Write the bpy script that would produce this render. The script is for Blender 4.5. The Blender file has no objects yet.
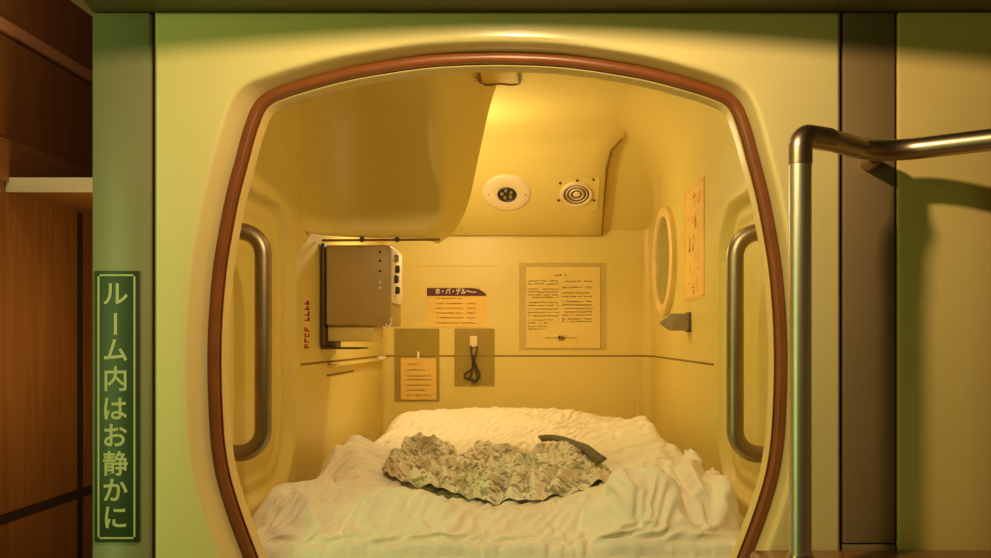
import bpy, bmesh, math, random
from mathutils import Vector, noise, Matrix
from math import sin, cos, pi, sqrt

random.seed(7)
S = bpy.context.scene
COL = S.collection
F = 965.0            # focal length in pixels of the 991 px frame
CX, CZ, CY = 0.06, 0.95, -1.54
VX, VY = 535.0, 340.0


def at(px, py, d):
    """point seen at pixel (px,py) at depth d in front of the camera"""
    return Vector((CX + (px - VX) * d / F, CY + d, CZ - (py - VY) * d / F))


# ------------------------------------------------------------------ materials
def new_mat(name):
    m = bpy.data.materials.new(name)
    m.use_nodes = True
    nt = m.node_tree
    return m, nt, nt.nodes['Principled BSDF']


def mat(name, col, rough=0.5, metal=0.0, spec=0.5, var=0.06, scale=6.0, bump=0.0, bscale=60.0, coat=0.0):
    m, nt, b = new_mat(name)
    b.inputs['Roughness'].default_value = rough
    b.inputs['Metallic'].default_value = metal
    b.inputs['Specular IOR Level'].default_value = spec
    b.inputs['Coat Weight'].default_value = coat
    b.inputs['Coat Roughness'].default_value = 0.1
    tc = nt.nodes.new('ShaderNodeTexCoord')
    n = nt.nodes.new('ShaderNodeTexNoise')
    n.inputs['Scale'].default_value = scale
    n.inputs['Detail'].default_value = 5
    nt.links.new(tc.outputs['Object'], n.inputs['Vector'])
    r = nt.nodes.new('ShaderNodeValToRGB')
    r.color_ramp.elements[0].position = 0.3
    r.color_ramp.elements[1].position = 0.7
    r.color_ramp.elements[0].color = tuple(max(0, c * (1 - var)) for c in col) + (1,)
    r.color_ramp.elements[1].color = tuple(min(1, c * (1 + var)) for c in col) + (1,)
    nt.links.new(n.outputs['Fac'], r.inputs['Fac'])
    nt.links.new(r.outputs['Color'], b.inputs['Base Color'])
    if bump:
        n2 = nt.nodes.new('ShaderNodeTexNoise')
        n2.inputs['Scale'].default_value = bscale
        n2.inputs['Detail'].default_value = 4
        nt.links.new(tc.outputs['Object'], n2.inputs['Vector'])
        bp = nt.nodes.new('ShaderNodeBump')
        bp.inputs['Strength'].default_value = bump
        bp.inputs['Distance'].default_value = 0.004
        nt.links.new(n2.outputs['Fac'], bp.inputs['Height'])
        nt.links.new(bp.outputs['Normal'], b.inputs['Normal'])
    return m


def wood_mat(name, c1, c2, rough=0.4, axis=2):
    m, nt, b = new_mat(name)
    b.inputs['Roughness'].default_value = rough
    tc = nt.nodes.new('ShaderNodeTexCoord')
    mp = nt.nodes.new('ShaderNodeMapping')
    sc = [14, 14, 14]
    sc[axis] = 0.9
    mp.inputs['Scale'].default_value = sc
    n = nt.nodes.new('ShaderNodeTexNoise')
    n.inputs['Scale'].default_value = 2.5
    n.inputs['Detail'].default_value = 8
    n.inputs['Distortion'].default_value = 0.6
    r = nt.nodes.new('ShaderNodeValToRGB')
    r.color_ramp.elements[0].position = 0.3
    r.color_ramp.elements[1].position = 0.72
    r.color_ramp.elements[0].color = c1 + (1,)
    r.color_ramp.elements[1].color = c2 + (1,)
    nt.links.new(tc.outputs['Object'], mp.inputs['Vector'])
    nt.links.new(mp.outputs['Vector'], n.inputs['Vector'])
    nt.links.new(n.outputs['Fac'], r.inputs['Fac'])
    nt.links.new(r.outputs['Color'], b.inputs['Base Color'])
    return m


def clear_mat(name, col, alpha):
    m, nt, b = new_mat(name)
    b.inputs['Base Color'].default_value = col + (1,)
    b.inputs['Roughness'].default_value = 0.25
    b.inputs['Alpha'].default_value = alpha
    return m


def robe_mat():
    m, nt, b = new_mat('printed_cotton')
    b.inputs['Roughness'].default_value = 0.9
    b.inputs['Specular IOR Level'].default_value = 0.15
    tc = nt.nodes.new('ShaderNodeTexCoord')

    def blot(scale, detail, lo, hi, dist=0.0):
        n = nt.nodes.new('ShaderNodeTexNoise')
        n.inputs['Scale'].default_value = scale
        n.inputs['Detail'].default_value = detail
        n.inputs['Distortion'].default_value = dist
        nt.links.new(tc.outputs['UV'], n.inputs['Vector'])
        r = nt.nodes.new('ShaderNodeMapRange')
        r.interpolation_type = 'SMOOTHSTEP'
        r.inputs[1].default_value, r.inputs[2].default_value = lo, hi
        nt.links.new(n.outputs['Fac'], r.inputs[0])
        return r.outputs[0]

    def mix(fac, a, col, amount):
        ml = nt.nodes.new('ShaderNodeMath')
        ml.operation = 'MULTIPLY'
        ml.inputs[1].default_value = amount
        nt.links.new(fac, ml.inputs[0])
        mx = nt.nodes.new('ShaderNodeMix')
        mx.data_type = 'RGBA'
        nt.links.new(ml.outputs[0], mx.inputs[0])
        if isinstance(a, tuple):
            mx.inputs[6].default_value = a
        else:
            nt.links.new(a, mx.inputs[6])
        mx.inputs[7].default_value = col
        return mx.outputs[2]
    c = mix(blot(3.2, 2, 0.50, 0.62), (0.86, 0.80, 0.65, 1), (0.70, 0.57, 0.37, 1), 0.6)      # tan areas
    c = mix(blot(4.5, 2, 0.53, 0.60, 0.6), c, (0.52, 0.51, 0.34, 1), 0.6)                      # olive areas
    c = mix(blot(19, 2, 0.54, 0.60, 1.2), c, (0.22, 0.20, 0.11, 1), 0.72)                       # leaf print
    c = mix(blot(30, 2, 0.60, 0.66, 0.8), c, (0.12, 0.09, 0.05, 1), 0.6)
    nt.links.new(c, b.inputs['Base Color'])
    return m


M = {}
M['shell'] = mat('capsule_plastic', (0.72, 0.575, 0.165), 0.42, var=0.03, scale=3)
M['front'] = mat('front_plastic', (0.80, 0.66, 0.31), 0.26, var=0.03, scale=2.5, coat=0.6)
M['side_panel'] = mat('side_panel_plastic', (0.78, 0.58, 0.22), 0.4, var=0.03, scale=2.5)
M['trim'] = mat('brown_rubber', (0.23, 0.066, 0.016), 0.35, var=0.12, scale=20)
M['lip'] = mat('cream_lip', (0.82, 0.62, 0.25), 0.35)
M['post_green'] = mat('taupe_laminate', (0.26, 0.235, 0.14), 0.36, var=0.05, scale=5)
M['post_brown'] = mat('brown_laminate', (0.27, 0.18, 0.095), 0.35, var=0.05, scale=8)
M['gap'] = mat('dark_joint', (0.11, 0.06, 0.022), 0.6)
M['groove'] = mat('seam_brown', (0.22, 0.11, 0.02), 0.7)
M['chrome'] = mat('brushed_chrome', (0.66, 0.60, 0.50), 0.42, metal=1.0, var=0.05, scale=12)
M['steel'] = mat('worn_steel', (0.36, 0.28, 0.18), 0.42, metal=1.0, var=0.1, scale=18)
M['elbow'] = mat('elbow_metal', (0.52, 0.38, 0.28), 0.34, metal=1.0, var=0.1, scale=18)
M['sign'] = mat('sign_green', (0.024, 0.048, 0.014), 0.4, var=0.08)
M['sign_text'] = mat('sign_cream', (0.55, 0.54, 0.29), 0.5)
M['duvet'] = mat('white_cotton', (0.90, 0.84, 0.70), 0.85, spec=0.2, var=0.03, scale=8, bump=0.25, bscale=120)
M['sheet'] = mat('sheet_cotton', (0.80, 0.74, 0.60), 0.9, spec=0.2, var=0.03)
M['robe'] = robe_mat()
M['band'] = mat('dark_olive_band', (0.13, 0.11, 0.05), 0.85, var=0.2, scale=40)
M['tv'] = mat('tv_brown', (0.42, 0.29, 0.10), 0.42, var=0.05, scale=15)
M['tv_side'] = mat('tv_silver', (0.80, 0.72, 0.55), 0.4, var=0.1, scale=30)
M['dark'] = mat('dark_plastic', (0.035, 0.022, 0.012), 0.45)
M['bracket'] = mat('bracket_brown', (0.09, 0.05, 0.018), 0.5)
M['vent'] = mat('vent_cream', (0.80, 0.64, 0.38), 0.4)
M['grey'] = mat('grey_box', (0.30, 0.23, 0.12), 0.45, var=0.15, scale=40)
M['mirror'] = mat('mirror_glass', (0.42, 0.40, 0.22), 0.2, metal=0.7, var=0.06, scale=9)
M['acrylic'] = clear_mat('olive_acrylic', (0.46, 0.34, 0.06), 0.45)
M['clear'] = clear_mat('clear_acrylic', (0.74, 0.58, 0.18), 0.3)
M['paper_orange'] = mat('orange_paper', (0.82, 0.54, 0.13), 0.7, var=0.04)
M['paper_tan'] = mat('tan_paper', (0.78, 0.51, 0.12), 0.7, var=0.05)
M['paper'] = mat('aged_paper', (0.76, 0.58, 0.17), 0.7, var=0.04)
M['banner'] = mat('maroon_print', (0.09, 0.012, 0.012), 0.6)
M['ink'] = mat('brown_ink', (0.56, 0.37, 0.09), 0.8)
M['red'] = mat('red_ink', (0.50, 0.05, 0.02), 0.7)
M['salmon'] = mat('salmon_ink', (0.78, 0.38, 0.10), 0.7)
M['white'] = mat('white_plastic', (0.86, 0.80, 0.66), 0.35)
M['wall_wood'] = wood_mat('brown_wall_wood', (0.18, 0.075, 0.018), (0.26, 0.115, 0.03), 0.45)
M['trim_wood'] = wood_mat('pale_trim_wood', (0.42, 0.20, 0.10), (0.55, 0.28, 0.15), 0.4, axis=1)
M['mid_wood'] = wood_mat('mid_trim_wood', (0.20, 0.09, 0.03), (0.27, 0.13, 0.05), 0.4, axis=1)
M['board'] = mat('white_edge_board', (0.85, 0.72, 0.55), 0.4)
M['step'] = wood_mat('varnished_step', (0.22, 0.09, 0.03), (0.34, 0.16, 0.05), 0.25, axis=0)
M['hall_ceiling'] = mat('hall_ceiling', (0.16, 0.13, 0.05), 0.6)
M['hall_wall'] = mat('hall_wall', (0.62, 0.52, 0.33), 0.7)
M['hall_floor'] = mat('hall_floor', (0.25, 0.14, 0.07), 0.6, var=0.15, scale=20)


# ------------------------------------------------------------------ mesh tools
class MB:
    def __init__(self):
        self.v, self.f, self.uv = [], [], []

    def add(self, vs, fs):
        o = len(self.v)
        self.v += [tuple(p) for p in vs]
        self.f += [tuple(i + o for i in q) for q in fs]
        return self

    def box(self, a, b, bevel=0.0, seg=2):
        bm = bmesh.new()
        c = [(a[i] + b[i]) / 2 for i in range(3)]
        s = [abs(b[i] - a[i]) for i in range(3)]
        bmesh.ops.create_cube(bm, size=1, matrix=Matrix.Translation(c) @ Matrix.Diagonal((*s, 1)))
        if bevel:
            bmesh.ops.bevel(bm, geom=bm.edges[:], offset=min(bevel, min(s) * 0.45), segments=seg, profile=0.5, affect='EDGES')
        return self.bm(bm)

    def bm(self, bm):
        bm.verts.index_update()
        self.add([v.co[:] for v in bm.verts], [[v.index for v in f.verts] for f in bm.faces])
        bm.free()
        return self

    def tube(self, pts, r, n=20, cap=True):
        pts = [Vector(p) for p in pts]
        k = len(pts)
        rs = r if isinstance(r, (list, tuple)) else [r] * k
        t0 = (pts[1] - pts[0]).normalized()
        up = Vector((0, 0, 1)) if abs(t0.z) < 0.9 else Vector((0, 1, 0))
        u = t0.cross(up).normalized()
        vs, fs = [], []
        for i, p in enumerate(pts):
            a = pts[max(i - 1, 0)]
            b = pts[min(i + 1, k - 1)]
            t = (b - a).normalized()
            u = (u - t * u.dot(t)).normalized()
            w = t.cross(u)
            for j in range(n):
                q = 2 * pi * j / n
                vs.append(p + (u * cos(q) + w * sin(q)) * rs[i])
        for i in range(k - 1):
            for j in range(n):
                fs.append((i * n + j, i * n + (j + 1) % n, (i + 1) * n + (j + 1) % n, (i + 1) * n + j))
        if cap:
            fs.append(tuple(range(n - 1, -1, -1)))
            fs.append(tuple((k - 1) * n + j for j in range(n)))
        return self.add(vs, fs)

    def lathe(self, prof, origin, ax, n=40):
        """prof: (radius, height along axis); closed ends when radius 0"""
        ax = Vector(ax).normalized()
        u = ax.orthogonal().normalized()
        w = ax.cross(u)
        o = Vector(origin)
        vs, fs = [], []
        for r, h in prof:
            r = max(r, 1e-5)
            for j in range(n):
                q = 2 * pi * j / n
                vs.append(o + ax * h + (u * cos(q) + w * sin(q)) * r)
        for i in range(len(prof) - 1):
            for j in range(n):
                fs.append((i * n + j, i * n + (j + 1) % n, (i + 1) * n + (j + 1) % n, (i + 1) * n + j))
        return self.add(vs, fs)

    def prism(self, poly, vec):
        """polygon of 3D points extruded by vec"""
        n = len(poly)
        vec = Vector(vec)
        vs = [Vector(p) for p in poly] + [Vector(p) + vec for p in poly]
        fs = [tuple(range(n - 1, -1, -1)), tuple(range(n, 2 * n))]
        fs += [(i, (i + 1) % n, n + (i + 1) % n, n + i) for i in range(n)]
        return self.add(vs, fs)

    def grid(self, rows, close=False):
        nr, nc = len(rows), len(rows[0])
        vs = [p for r in rows for p in r]
        fs = []
        for i in range(nr - 1):
            for j in range(nc if close else nc - 1):
                k = (j + 1) % nc
                fs.append((i * nc + j, i * nc + k, (i + 1) * nc + k, (i + 1) * nc + j))
        return self.add(vs, fs)

    def build(self, name, m, parent=None, smooth=True, angle=40, flip=False):
        off = Vector((0, 0, 0))
        p = parent
        while p is not None:
            off += p.location
            p = p.parent
        me = bpy.data.meshes.new(name)
        me.from_pydata([tuple(Vector(v) - off) for v in self.v], [], self.f)
        me.materials.append(m)
        bm = bmesh.new()
        bm.from_mesh(me)
        if flip is not None and flip != 'keep':
            bmesh.ops.recalc_face_normals(bm, faces=bm.faces)
        if smooth:
            lim = math.radians(angle)
            for f in bm.faces:
                f.smooth = True
            for e in bm.edges:
                if len(e.link_faces) == 2 and e.calc_face_angle(0) > lim:
                    e.smooth = False
        bm.to_mesh(me)
        bm.free()
        o = bpy.data.objects.new(name, me)
        COL.objects.link(o)
        if parent:
            o.parent = parent
        return o


def tag(o, label, cat, group=None):
    o['label'] = label
    o['category'] = cat
    if group:
        o['group'] = group
    return o


def thing(name, label, cat, loc, group=None):
    o = bpy.data.objects.new(name, None)
    o.empty_display_size = 0.05
    COL.objects.link(o)
    o.location = loc
    return tag(o, label, cat, group)


def struct(o):
    o['kind'] = 'structure'
    return o


def text_mesh(txt, size, bold=0.0):
    cu = bpy.data.curves.new('lettering', 'FONT')
    cu.body = txt
    cu.size = size
    cu.align_x = 'CENTER'
    cu.align_y = 'CENTER'
    cu.offset = bold
    cu.extrude = 0.0004
    cu.resolution_u = 4
    ob = bpy.data.objects.new('lettering', cu)
    COL.objects.link(ob)
    dg = bpy.context.evaluated_depsgraph_get()
    dg.update()
    me = bpy.data.meshes.new_from_object(ob.evaluated_get(dg))
    vs = [v.co.copy() for v in me.vertices]
    fs = [tuple(p.vertices) for p in me.polygons]
    bpy.data.objects.remove(ob)
    bpy.data.curves.remove(cu)
    bpy.data.meshes.remove(me)
    return vs, fs


def sm(a, b, x):
    t = min(1, max(0, (x - a) / (b - a)))
    return t * t * (3 - 2 * t)


def interp(tab, x):
    if x <= tab[0][0]:
        return tab[0][1]
    for (a, p), (b, q) in zip(tab, tab[1:]):
        if x <= b:
            return p + (q - p) * (x - a) / (b - a)
    return tab[-1][1]


def catmull(pts, per=8):
    out = []
    n = len(pts)
    for i in range(n - 1):
        p0 = pts[max(i - 1, 0)]
        p1, p2 = pts[i], pts[i + 1]
        p3 = pts[min(i + 2, n - 1)]
        for k in range(per):
            t = k / per
            out.append(tuple(0.5 * (2 * b + (c - a) * t + (2 * a - 5 * b + 4 * c - d) * t * t + (3 * b - a - 3 * c + d) * t ** 3)
                             for a, b, c, d in zip(p0, p1, p2, p3)))
    out.append(tuple(pts[-1]))
    return out


# ------------------------------------------------------------------ capsule shell
XL, XR, YB, ZF, ZC = -0.497, 0.485, 2.0, 0.45, 1.63
Y0 = 0.085


def section():
    """loop in XZ, starting at the left wall's lower end: list of (x,z,nx,nz,tag)"""
    L = []
    rb, rt = 0.05, 0.17

    def arc(cx, cz, r, a0, a1, n, tg):
        for i in range(n):
            a = math.radians(a0 + (a1 - a0) * i / n)
            L.append((cx + r * cos(a), cz + r * sin(a), cos(a), sin(a), tg))
    n = 150
    z0, z1 = ZF + rb, ZC - rt
    for i in range(n):
        L.append((XL, z0 + (z1 - z0) * i / n, -1, 0, 'wall_left'))
    arc(XL + rt, z1, rt, 180, 90, 20, 'wall_left')
    for i in range(24):
        L.append((XL + rt + (XR - XL - 2 * rt) * i / 24, ZC, 0, 1, 'ceiling'))
    arc(XR - rt, z1, rt, 90, 0, 20, 'wall_right')
    for i in range(n):
        L.append((XR, z1 - (z1 - z0) * i / n, 1, 0, 'wall_right'))
    arc(XR - rb, z0, rb, 0, -90, 8, 'floor')
    for i in range(24):
        L.append((XR - rb - (XR - XL - 2 * rb) * i / 24, ZF, 0, -1, 'floor'))
    arc(XL + rb, z0, rb, 270, 180, 8, 'floor')
    return L


def recess(y, z):
    cy, hy, cz, hz, r = 0.20, 0.51, 0.935, 0.315, 0.15
    qx, qz = abs(y - cy) - (hy - r), abs(z - cz) - (hz - r)
    sd = sqrt(max(qx, 0) ** 2 + max(qz, 0) ** 2) + min(max(qx, qz), 0) - r
    return 0.026 * sm(0.0, -0.016, sd) + 0.006 * sm(-0.035, -0.05, sd)


SEC = section()
ys = []
y = Y0
while y < YB - 0.3:
    ys.append(y)
    y += 0.0055 if y < 0.76 else 0.03
k = 30
for i in range(k + 1):
    ys.append(YB - 0.3 + 0.3 * sin(pi / 2 * i / k))
rows = []
for yy in ys:
    row = []
    for (x, z, nx, nz, tg) in SEC:
        r = 0.03
        ins = 0.0
        if yy > YB - r:
            q = yy - (YB - r)
            ins = r - sqrt(max(0, r * r - q * q))
        px, pz = x - nx * ins, z - nz * ins
        if tg in ('wall_left', 'wall_right') and abs(nx) > 0.99:
            px += nx * recess(yy, z)
        zs_ = 1.352 + (YB - yy) * 0.835          # the back of the ceiling slopes down to the back wall
        kk = 0.05
        hq = max(kk - abs(pz - zs_), 0.0) / kk
        pz = min(pz, zs_) - hq * hq * kk * 0.25
        row.append((px, yy, pz))
    rows.append(row)
N = len(SEC)
for nm in ('wall_left', 'ceiling', 'wall_right', 'floor'):
    idx = [i for i in range(N) if SEC[i][4] == nm]
    idx.append((idx[-1] + 1) % N)
    mb = MB().grid([[r[i] for i in idx] for r in rows])
    o = mb.build(nm, M['shell'], angle=80)
    struct(o)
lastr = rows[-1]
mb = MB()
mb.add(lastr, [tuple(range(N))])
struct(mb.build('wall_back', M['shell'], smooth=False))

# seam groove around the shell
mb = MB()
zs, hh, e = 0.8915, 0.0026, 0.0008
path = [(XL + e, 0.75), (XL + e, 1.96), (XL + 0.012, YB - 0.010), (XL + 0.03, YB - e), (XR - 0.03, YB - e), (XR - 0.012, YB - 0.010), (XR - e, 1.96), (XR - e, 0.75)]
mb.grid([[(x, y, zs - hh) for x, y in path], [(x, y, zs + hh) for x, y in path]])
struct(mb.build('trim_1', M['groove'], smooth=False))
# vertical seam of the lower right corner
mb = MB()
mb.box((XR - 0.052, YB - 0.0015, ZF + 0.06), (XR - 0.046, YB - 0.0005, zs - hh))
struct(mb.build('trim_2', M['lip'], smooth=False))

# ------------------------------------------------------------------ capsule front
half = [(0, 52), (45, 53.2), (84, 56.5), (132, 64), (157, 69), (180, 75), (206, 82.5), (229, 91), (240, 99), (246, 108), (250.5, 119), (256, 136),
        (262, 159), (268, 181), (272.5, 200), (277.5, 226), (282.5, 255), (285.8, 282), (289, 325), (289.8, 370), (288.3, 415), (286, 447),
        (281, 477), (273, 505), (264, 531), (254, 557), (242, 588), (226, 620), (204, 645), (165, 661), (95, 672), (0, 677)]
K = 1.59 / F
CXO = CX + (497.5 - VX) * K
hp = catmull([(hw * K, CZ - (py - VY) * K) for hw, py in half], 7)
loop = [(CXO + x, z) for x, z in hp] + [(CXO - x, z) for x, z in hp[-2:0:-1]]      # clockwise from the top as seen from the front
NL = len(loop)
# smooth the outline a little
for _ in range(4):
    loop = [((loop[i - 1][0] + 2 * loop[i][0] + loop[(i + 1) % NL][0]) / 4, (loop[i - 1][1] + 2 * loop[i][1] + loop[(i + 1) % NL][1]) / 4) for i in range(NL)]
nrm = []
for i in range(NL):
    a, b = loop[i - 1], loop[(i + 1) % NL]
    t = Vector((b[0] - a[0], b[1] - a[1])).normalized()
    nrm.append((-t.y, t.x))
    if nrm[-1][0] * (loop[i][0] - CXO) + nrm[-1][1] * (loop[i][1] - 0.9) < 0:
        nrm[-1] = (t.y, -t.x)


def ring(s, y):
    return [(loop[i][0] + nrm[i][0] * s, y, loop[i][1] + nrm[i][1] * s) for i in range(NL)]


PX, PZ0, PZ1 = 0.5475, 0.40, 1.474


def rect_ring(y, e=0.0):
    out = []
    c = (0.0, 0.92)
    for i in range(NL):
        dx, dz = loop[i][0] - c[0], loop[i][1] - c[1]
        t = 1e9
        if dx > 1e-9: t = min(t, (PX - e - c[0]) / dx)
        if dx < -1e-9: t = min(t, (-PX + e - c[0]) / dx)
        if dz > 1e-9: t = min(t, (PZ1 - e - c[1]) / dz)
        if dz < -1e-9: t = min(t, (PZ0 + e - c[1]) / dz)
        out.append([c[0] + dx * t, y, c[1] + dz * t])
    for sx in (-1, 1):
        for zz in (PZ0 + e, PZ1 - e):
            cor = (sx * (PX - e), zz)
            j = min(range(NL), key=lambda q: (out[q][0] - cor[0]) ** 2 + (out[q][2] - cor[1]) ** 2)
            out[j] = [cor[0], y, cor[1]]
    return [tuple(p) for p in out]


cf = thing('capsule_front', 'cream plastic front of the sleeping capsule around the wide rounded opening', 'capsule front', (0, 0.04, PZ0))
SIDE = [0.003 + 0.012 * max(0.0, -n_[0]) ** 1.5 for n_ in nrm]       # the moulded lip is widest on the left


def lip_ring(k_, e_, y):
    return [(loop[i][0] + nrm[i][0] * (SIDE[i] * k_ + e_), y, loop[i][1] + nrm[i][1] * (SIDE[i] * k_ + e_)) for i in range(NL)]


A = lip_ring(1.0, 0.010, 0.0)
B = rect_ring(0.0, 0.004)
rr = [rect_ring(0.09, 0.0), rect_ring(0.004, 0.0), B]
for t in (0.98, 0.6, 0.25):
    rr.append([tuple(a[i] + (b[i] - a[i]) * t for i in range(3)) for a, b in zip(A, B)])
rr.append(A)
LIPP = catmull([(1.0, 0.010, 0.0), (1.0, 0.006, 0.0007), (0.98, 0.0025, 0.003), (0.95, 0.0006, 0.008), (0.55, 0.0003, 0.027), (0.12, 0.0, 0.045), (0.0, 0.0, 0.050)], 4)
for q_ in LIPP[1:]:
    rr.append(lip_ring(*q_))
rr.append(ring(0.0, 0.085))
MB().grid(rr, close=True).build('front_panel', M['front'], cf, angle=50)
tr = [ring(0.0005, 0.06)]
for i in range(9):
    a = pi * i / 8
    tr.append(ring(-0.0085 + 0.0085 * cos(a), 0.05 - 0.006 * sin(a)))
tr.append(ring(-0.017, 0.075))
MB().grid(tr, close=True).build('opening_trim', M['trim'], cf, angle=60)
lp = [ring(-0.0165, 0.066), ring(-0.018, 0.060), ring(-0.0205, 0.058), ring(-0.022, 0.063), ring(-0.022, 0.09)]
sec_outer = []
MB().grid(lp, close=True).build('inner_lip', M['lip'], cf, angle=60)
# inside face of the front panel, joining lip and shell
back = [ring(-0.022, 0.09), ring(0.0, 0.092), rect_ring(0.092, 0.0)]
MB().grid(back, close=True).build('inner_face', M['shell'], cf, angle=60)

# ------------------------------------------------------------------ facade beside it
xl0, xl1 = at(91, 0, 1.54).x, at(149.5, 0, 1.54).x
lpst = thing('facade_post', 'grey-green laminate post carrying the green vertical sign', 'post', (-0.6, 0.04, -0.7))
MB().box((xl0, 0.002, -0.7), (xl1, 0.10, 1.474), 0.004).build('post_face', M['post_green'], lpst)
MB().box((xl1 - 0.001, 0.012, -0.7), (-PX + 0.0005, 0.10, 1.474)).build('joint_strip', M['gap'], lpst)
xr0, xr1 = at(844, 0, 1.54).x, at(896, 0, 1.54).x
rpst = thing('facade_post', 'plain brown laminate post behind the bend of the chrome rail', 'post', (0.6, 0.04, -0.7))
MB().box((xr0, 0.003, 0.6245), (xr1, 0.10, 1.474), 0.003).build('post_face', M['post_brown'], rpst)
MB().box((xr0, 0.001, -0.7), (xr1, 0.10, 0.6225), 0.002).build('post_base', M['post_brown'], rpst)
MB().box((PX + 0.0005, 0.014, -0.7), (xr0 + 0.001, 0.10, 1.474)).build('joint_strip', M['gap'], rpst)
MB().box((xr1 - 0.001, 0.014, -0.7), (xr1 + 0.004, 0.10, 1.474)).build('joint_strip', M['gap'], rpst)
tag(MB().box((xr1 + 0.004, 0.0, 0.40), (2.2, 0.09, 1.474), 0.004).build('facade_cladding', M['side_panel']),
    'flat yellow cream wall panel right of the brown post', 'wall panel')
struct(MB().box((-0.66, 0.0985, -0.7), (-0.5, 0.14, 2.1)).build('wall_front', M['hall_wall'], smooth=False))
struct(MB().box((-0.546, 0.02, -0.7), (2.2, 0.08, 0.399)).build('wall_front_lower', M['front'], smooth=False))

# sign
sx0, sx1 = at(95, 0, 1.54).x, at(139.5, 0, 1.54).x
sz1, sz0 = at(0, 271, 1.54).z, at(0, 542, 1.54).z
sg = thing('sign', 'dark green vertical sign with cream Japanese characters on the grey-green post', 'sign', ((sx0 + sx1) / 2, 0.0, sz0))
MB().box((sx0, -0.0025, sz0), (sx1, 0.0015, sz1), 0.001).build('plate', M['sign'], sg)
mb = MB()
bo, bw = 0.0055, 0.0028
a0, a1, b0, b1 = sx0 + bo, sx1 - bo, sz0 + bo, sz1 - bo
for (p, q) in (((a0, b0), (a0 + bw, b1)), ((a1 - bw, b0), (a1, b1)), ((a0, b0), (a1, b0 + bw)), ((a0, b1 - bw), (a1, b1))):
    mb.box((p[0], -0.0031, p[1]), (q[0], -0.0022, q[1]))
mb.build('border', M['sign_text'], sg, smooth=False)
mb = MB()
for ch, py in zip('ルーム内はお静かに', (294, 324, 350, 378.5, 408.5, 435, 463, 489.5, 517)):
    vs, fs = text_mesh(ch, 0.0415, 0.0007)
    xs = [v.x for v in vs]; yv = [v.y for v in vs]
    mx, my = (min(xs) + max(xs)) / 2, (min(yv) + max(yv)) / 2
    c = at(116.5, py, 1.54)
    out = []
    for v in vs:
        u, w = v.x - mx, v.y - my
        if ch == 'ー':
            u, w = w, -u
        out.append((c.x + u, -0.0030 - 0.0004 - v.z * 0.5, c.z + w))
    mb.add(out, fs)
mb.build('lettering', M['sign_text'], sg, smooth=False)

# ------------------------------------------------------------------ grab bars
def rounded_path(pts, r, n=10):
    out = [Vector(pts[0])]
    for i in range(1, len(pts) - 1):
        p = Vector(pts[i]); a = (Vector(pts[i - 1]) - p); b = (Vector(pts[i + 1]) - p)
        q = min(r, a.length * 0.49, b.length * 0.49)
        a.normalize(); b.normalize()
        p0, p1 = p + a * q, p + b * q
        ang = a.angle(b)
        # circular-ish corner by quadratic curve
        for k in range(n + 1):
            t = k / n
            w = 0.75
            den = (1 - t) ** 2 + 2 * w * t * (1 - t) + t * t
            out.append((p0 * (1 - t) ** 2 + p * 2 * w * t * (1 - t) + p1 * t * t) / den)
    out.append(Vector(pts[-1]))
    return out


def grab_bar(label, sx, xw, xb, yb, z0, z1):
    t = thing('grab_bar', label, 'grab bar', (xw, yb, (z0 + z1) / 2), 'grab bars at the capsule opening')
    r = 0.0155
    p = rounded_path([(xw, yb, z1), (xb, yb, z1), (xb, yb, z0), (xw, yb, z0)], 0.045, 10)
    MB().tube(p, r, 20).build('bar', M['steel'], t)
    for z in (z0, z1):
        MB().lathe([(0, 0), (0.03, 0), (0.03, 0.004), (0.022, 0.007), (0.0, 0.007)], (xw, yb, z), (-sx, 0, 0), 28).build('flange', M['steel'], t)


grab_bar('worn steel grab bar on the wall in front of the television', -1, XL - 0.032, -0.437, 0.225, 0.743, 1.149)
grab_bar('worn steel grab bar on the wall in front of the oval mirror', 1, XR + 0.032, 0.424, 0.215, 0.742, 1.146)

# ------------------------------------------------------------------ overhead housing
XRT = [(1.205, -0.250), (1.208, -0.215), (1.216, -0.192), (1.235, -0.165), (1.27, -0.140), (1.33, -0.116), (1.45, -0.090), (1.55, -0.068), (1.60, -0.055), (1.63, -0.045)]
XRT = catmull([(a, b) for a, b in XRT], 4)
ZB = 1.211


def fil(t, r):
    return 0.0 if t >= r else r - sqrt(max(0, r * r - (r - t) ** 2))


nz_, nx_ = 90, 90
zlist = [ZB + (ZC - ZB) * (i / nz_) ** 1.5 for i in range(nz_ + 1)]
front = []
for z in zlist:
    xr = interp(XRT, z)
    w = 0.045 + 0.09 * sm(1.25, 1.5, z)
    row = []
    for j in range(nx_ + 1):
        t = 1 - (1 - j / nx_) ** 1.6
        x = XL - 0.002 + (xr - XL + 0.002) * t
        e = xr - x
        yv = 0.90 + (0.155 * (1 - min(e, w) / w) ** 1.7)
        yv -= fil(ZC - z, 0.17) * 0.8 * sm(0.01, 0.16, e) + fil(x - XL, 0.16) * 0.9
        rbz = 0.022
        q = z - ZB
        if q < rbz:
            yv += rbz - sqrt(max(0, rbz * rbz - (rbz - q) ** 2))
        row.append((x, yv, z))
    front.append(row)
oh = thing('overhead_housing', 'large smooth moulded housing bulging from the ceiling above the television', 'housing', (-0.3, 1.0, ZC))
mb = MB().grid(front)
edge = [front[0][j] for j in range(nx_ + 1)] + [front[i][-1] for i in range(1, nz_ + 1)]
bk1 = [(x - 0.004, y + 0.012, z + 0.003) for x, y, z in edge]
bk = [(x - 0.05, max(y, 0.93) + 0.22, min(z + 0.16, ZC)) for x, y, z in edge]
mb.grid([edge, bk1, bk])
mb.build('cover', M['shell'], oh, angle=70, flip='keep')
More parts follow.
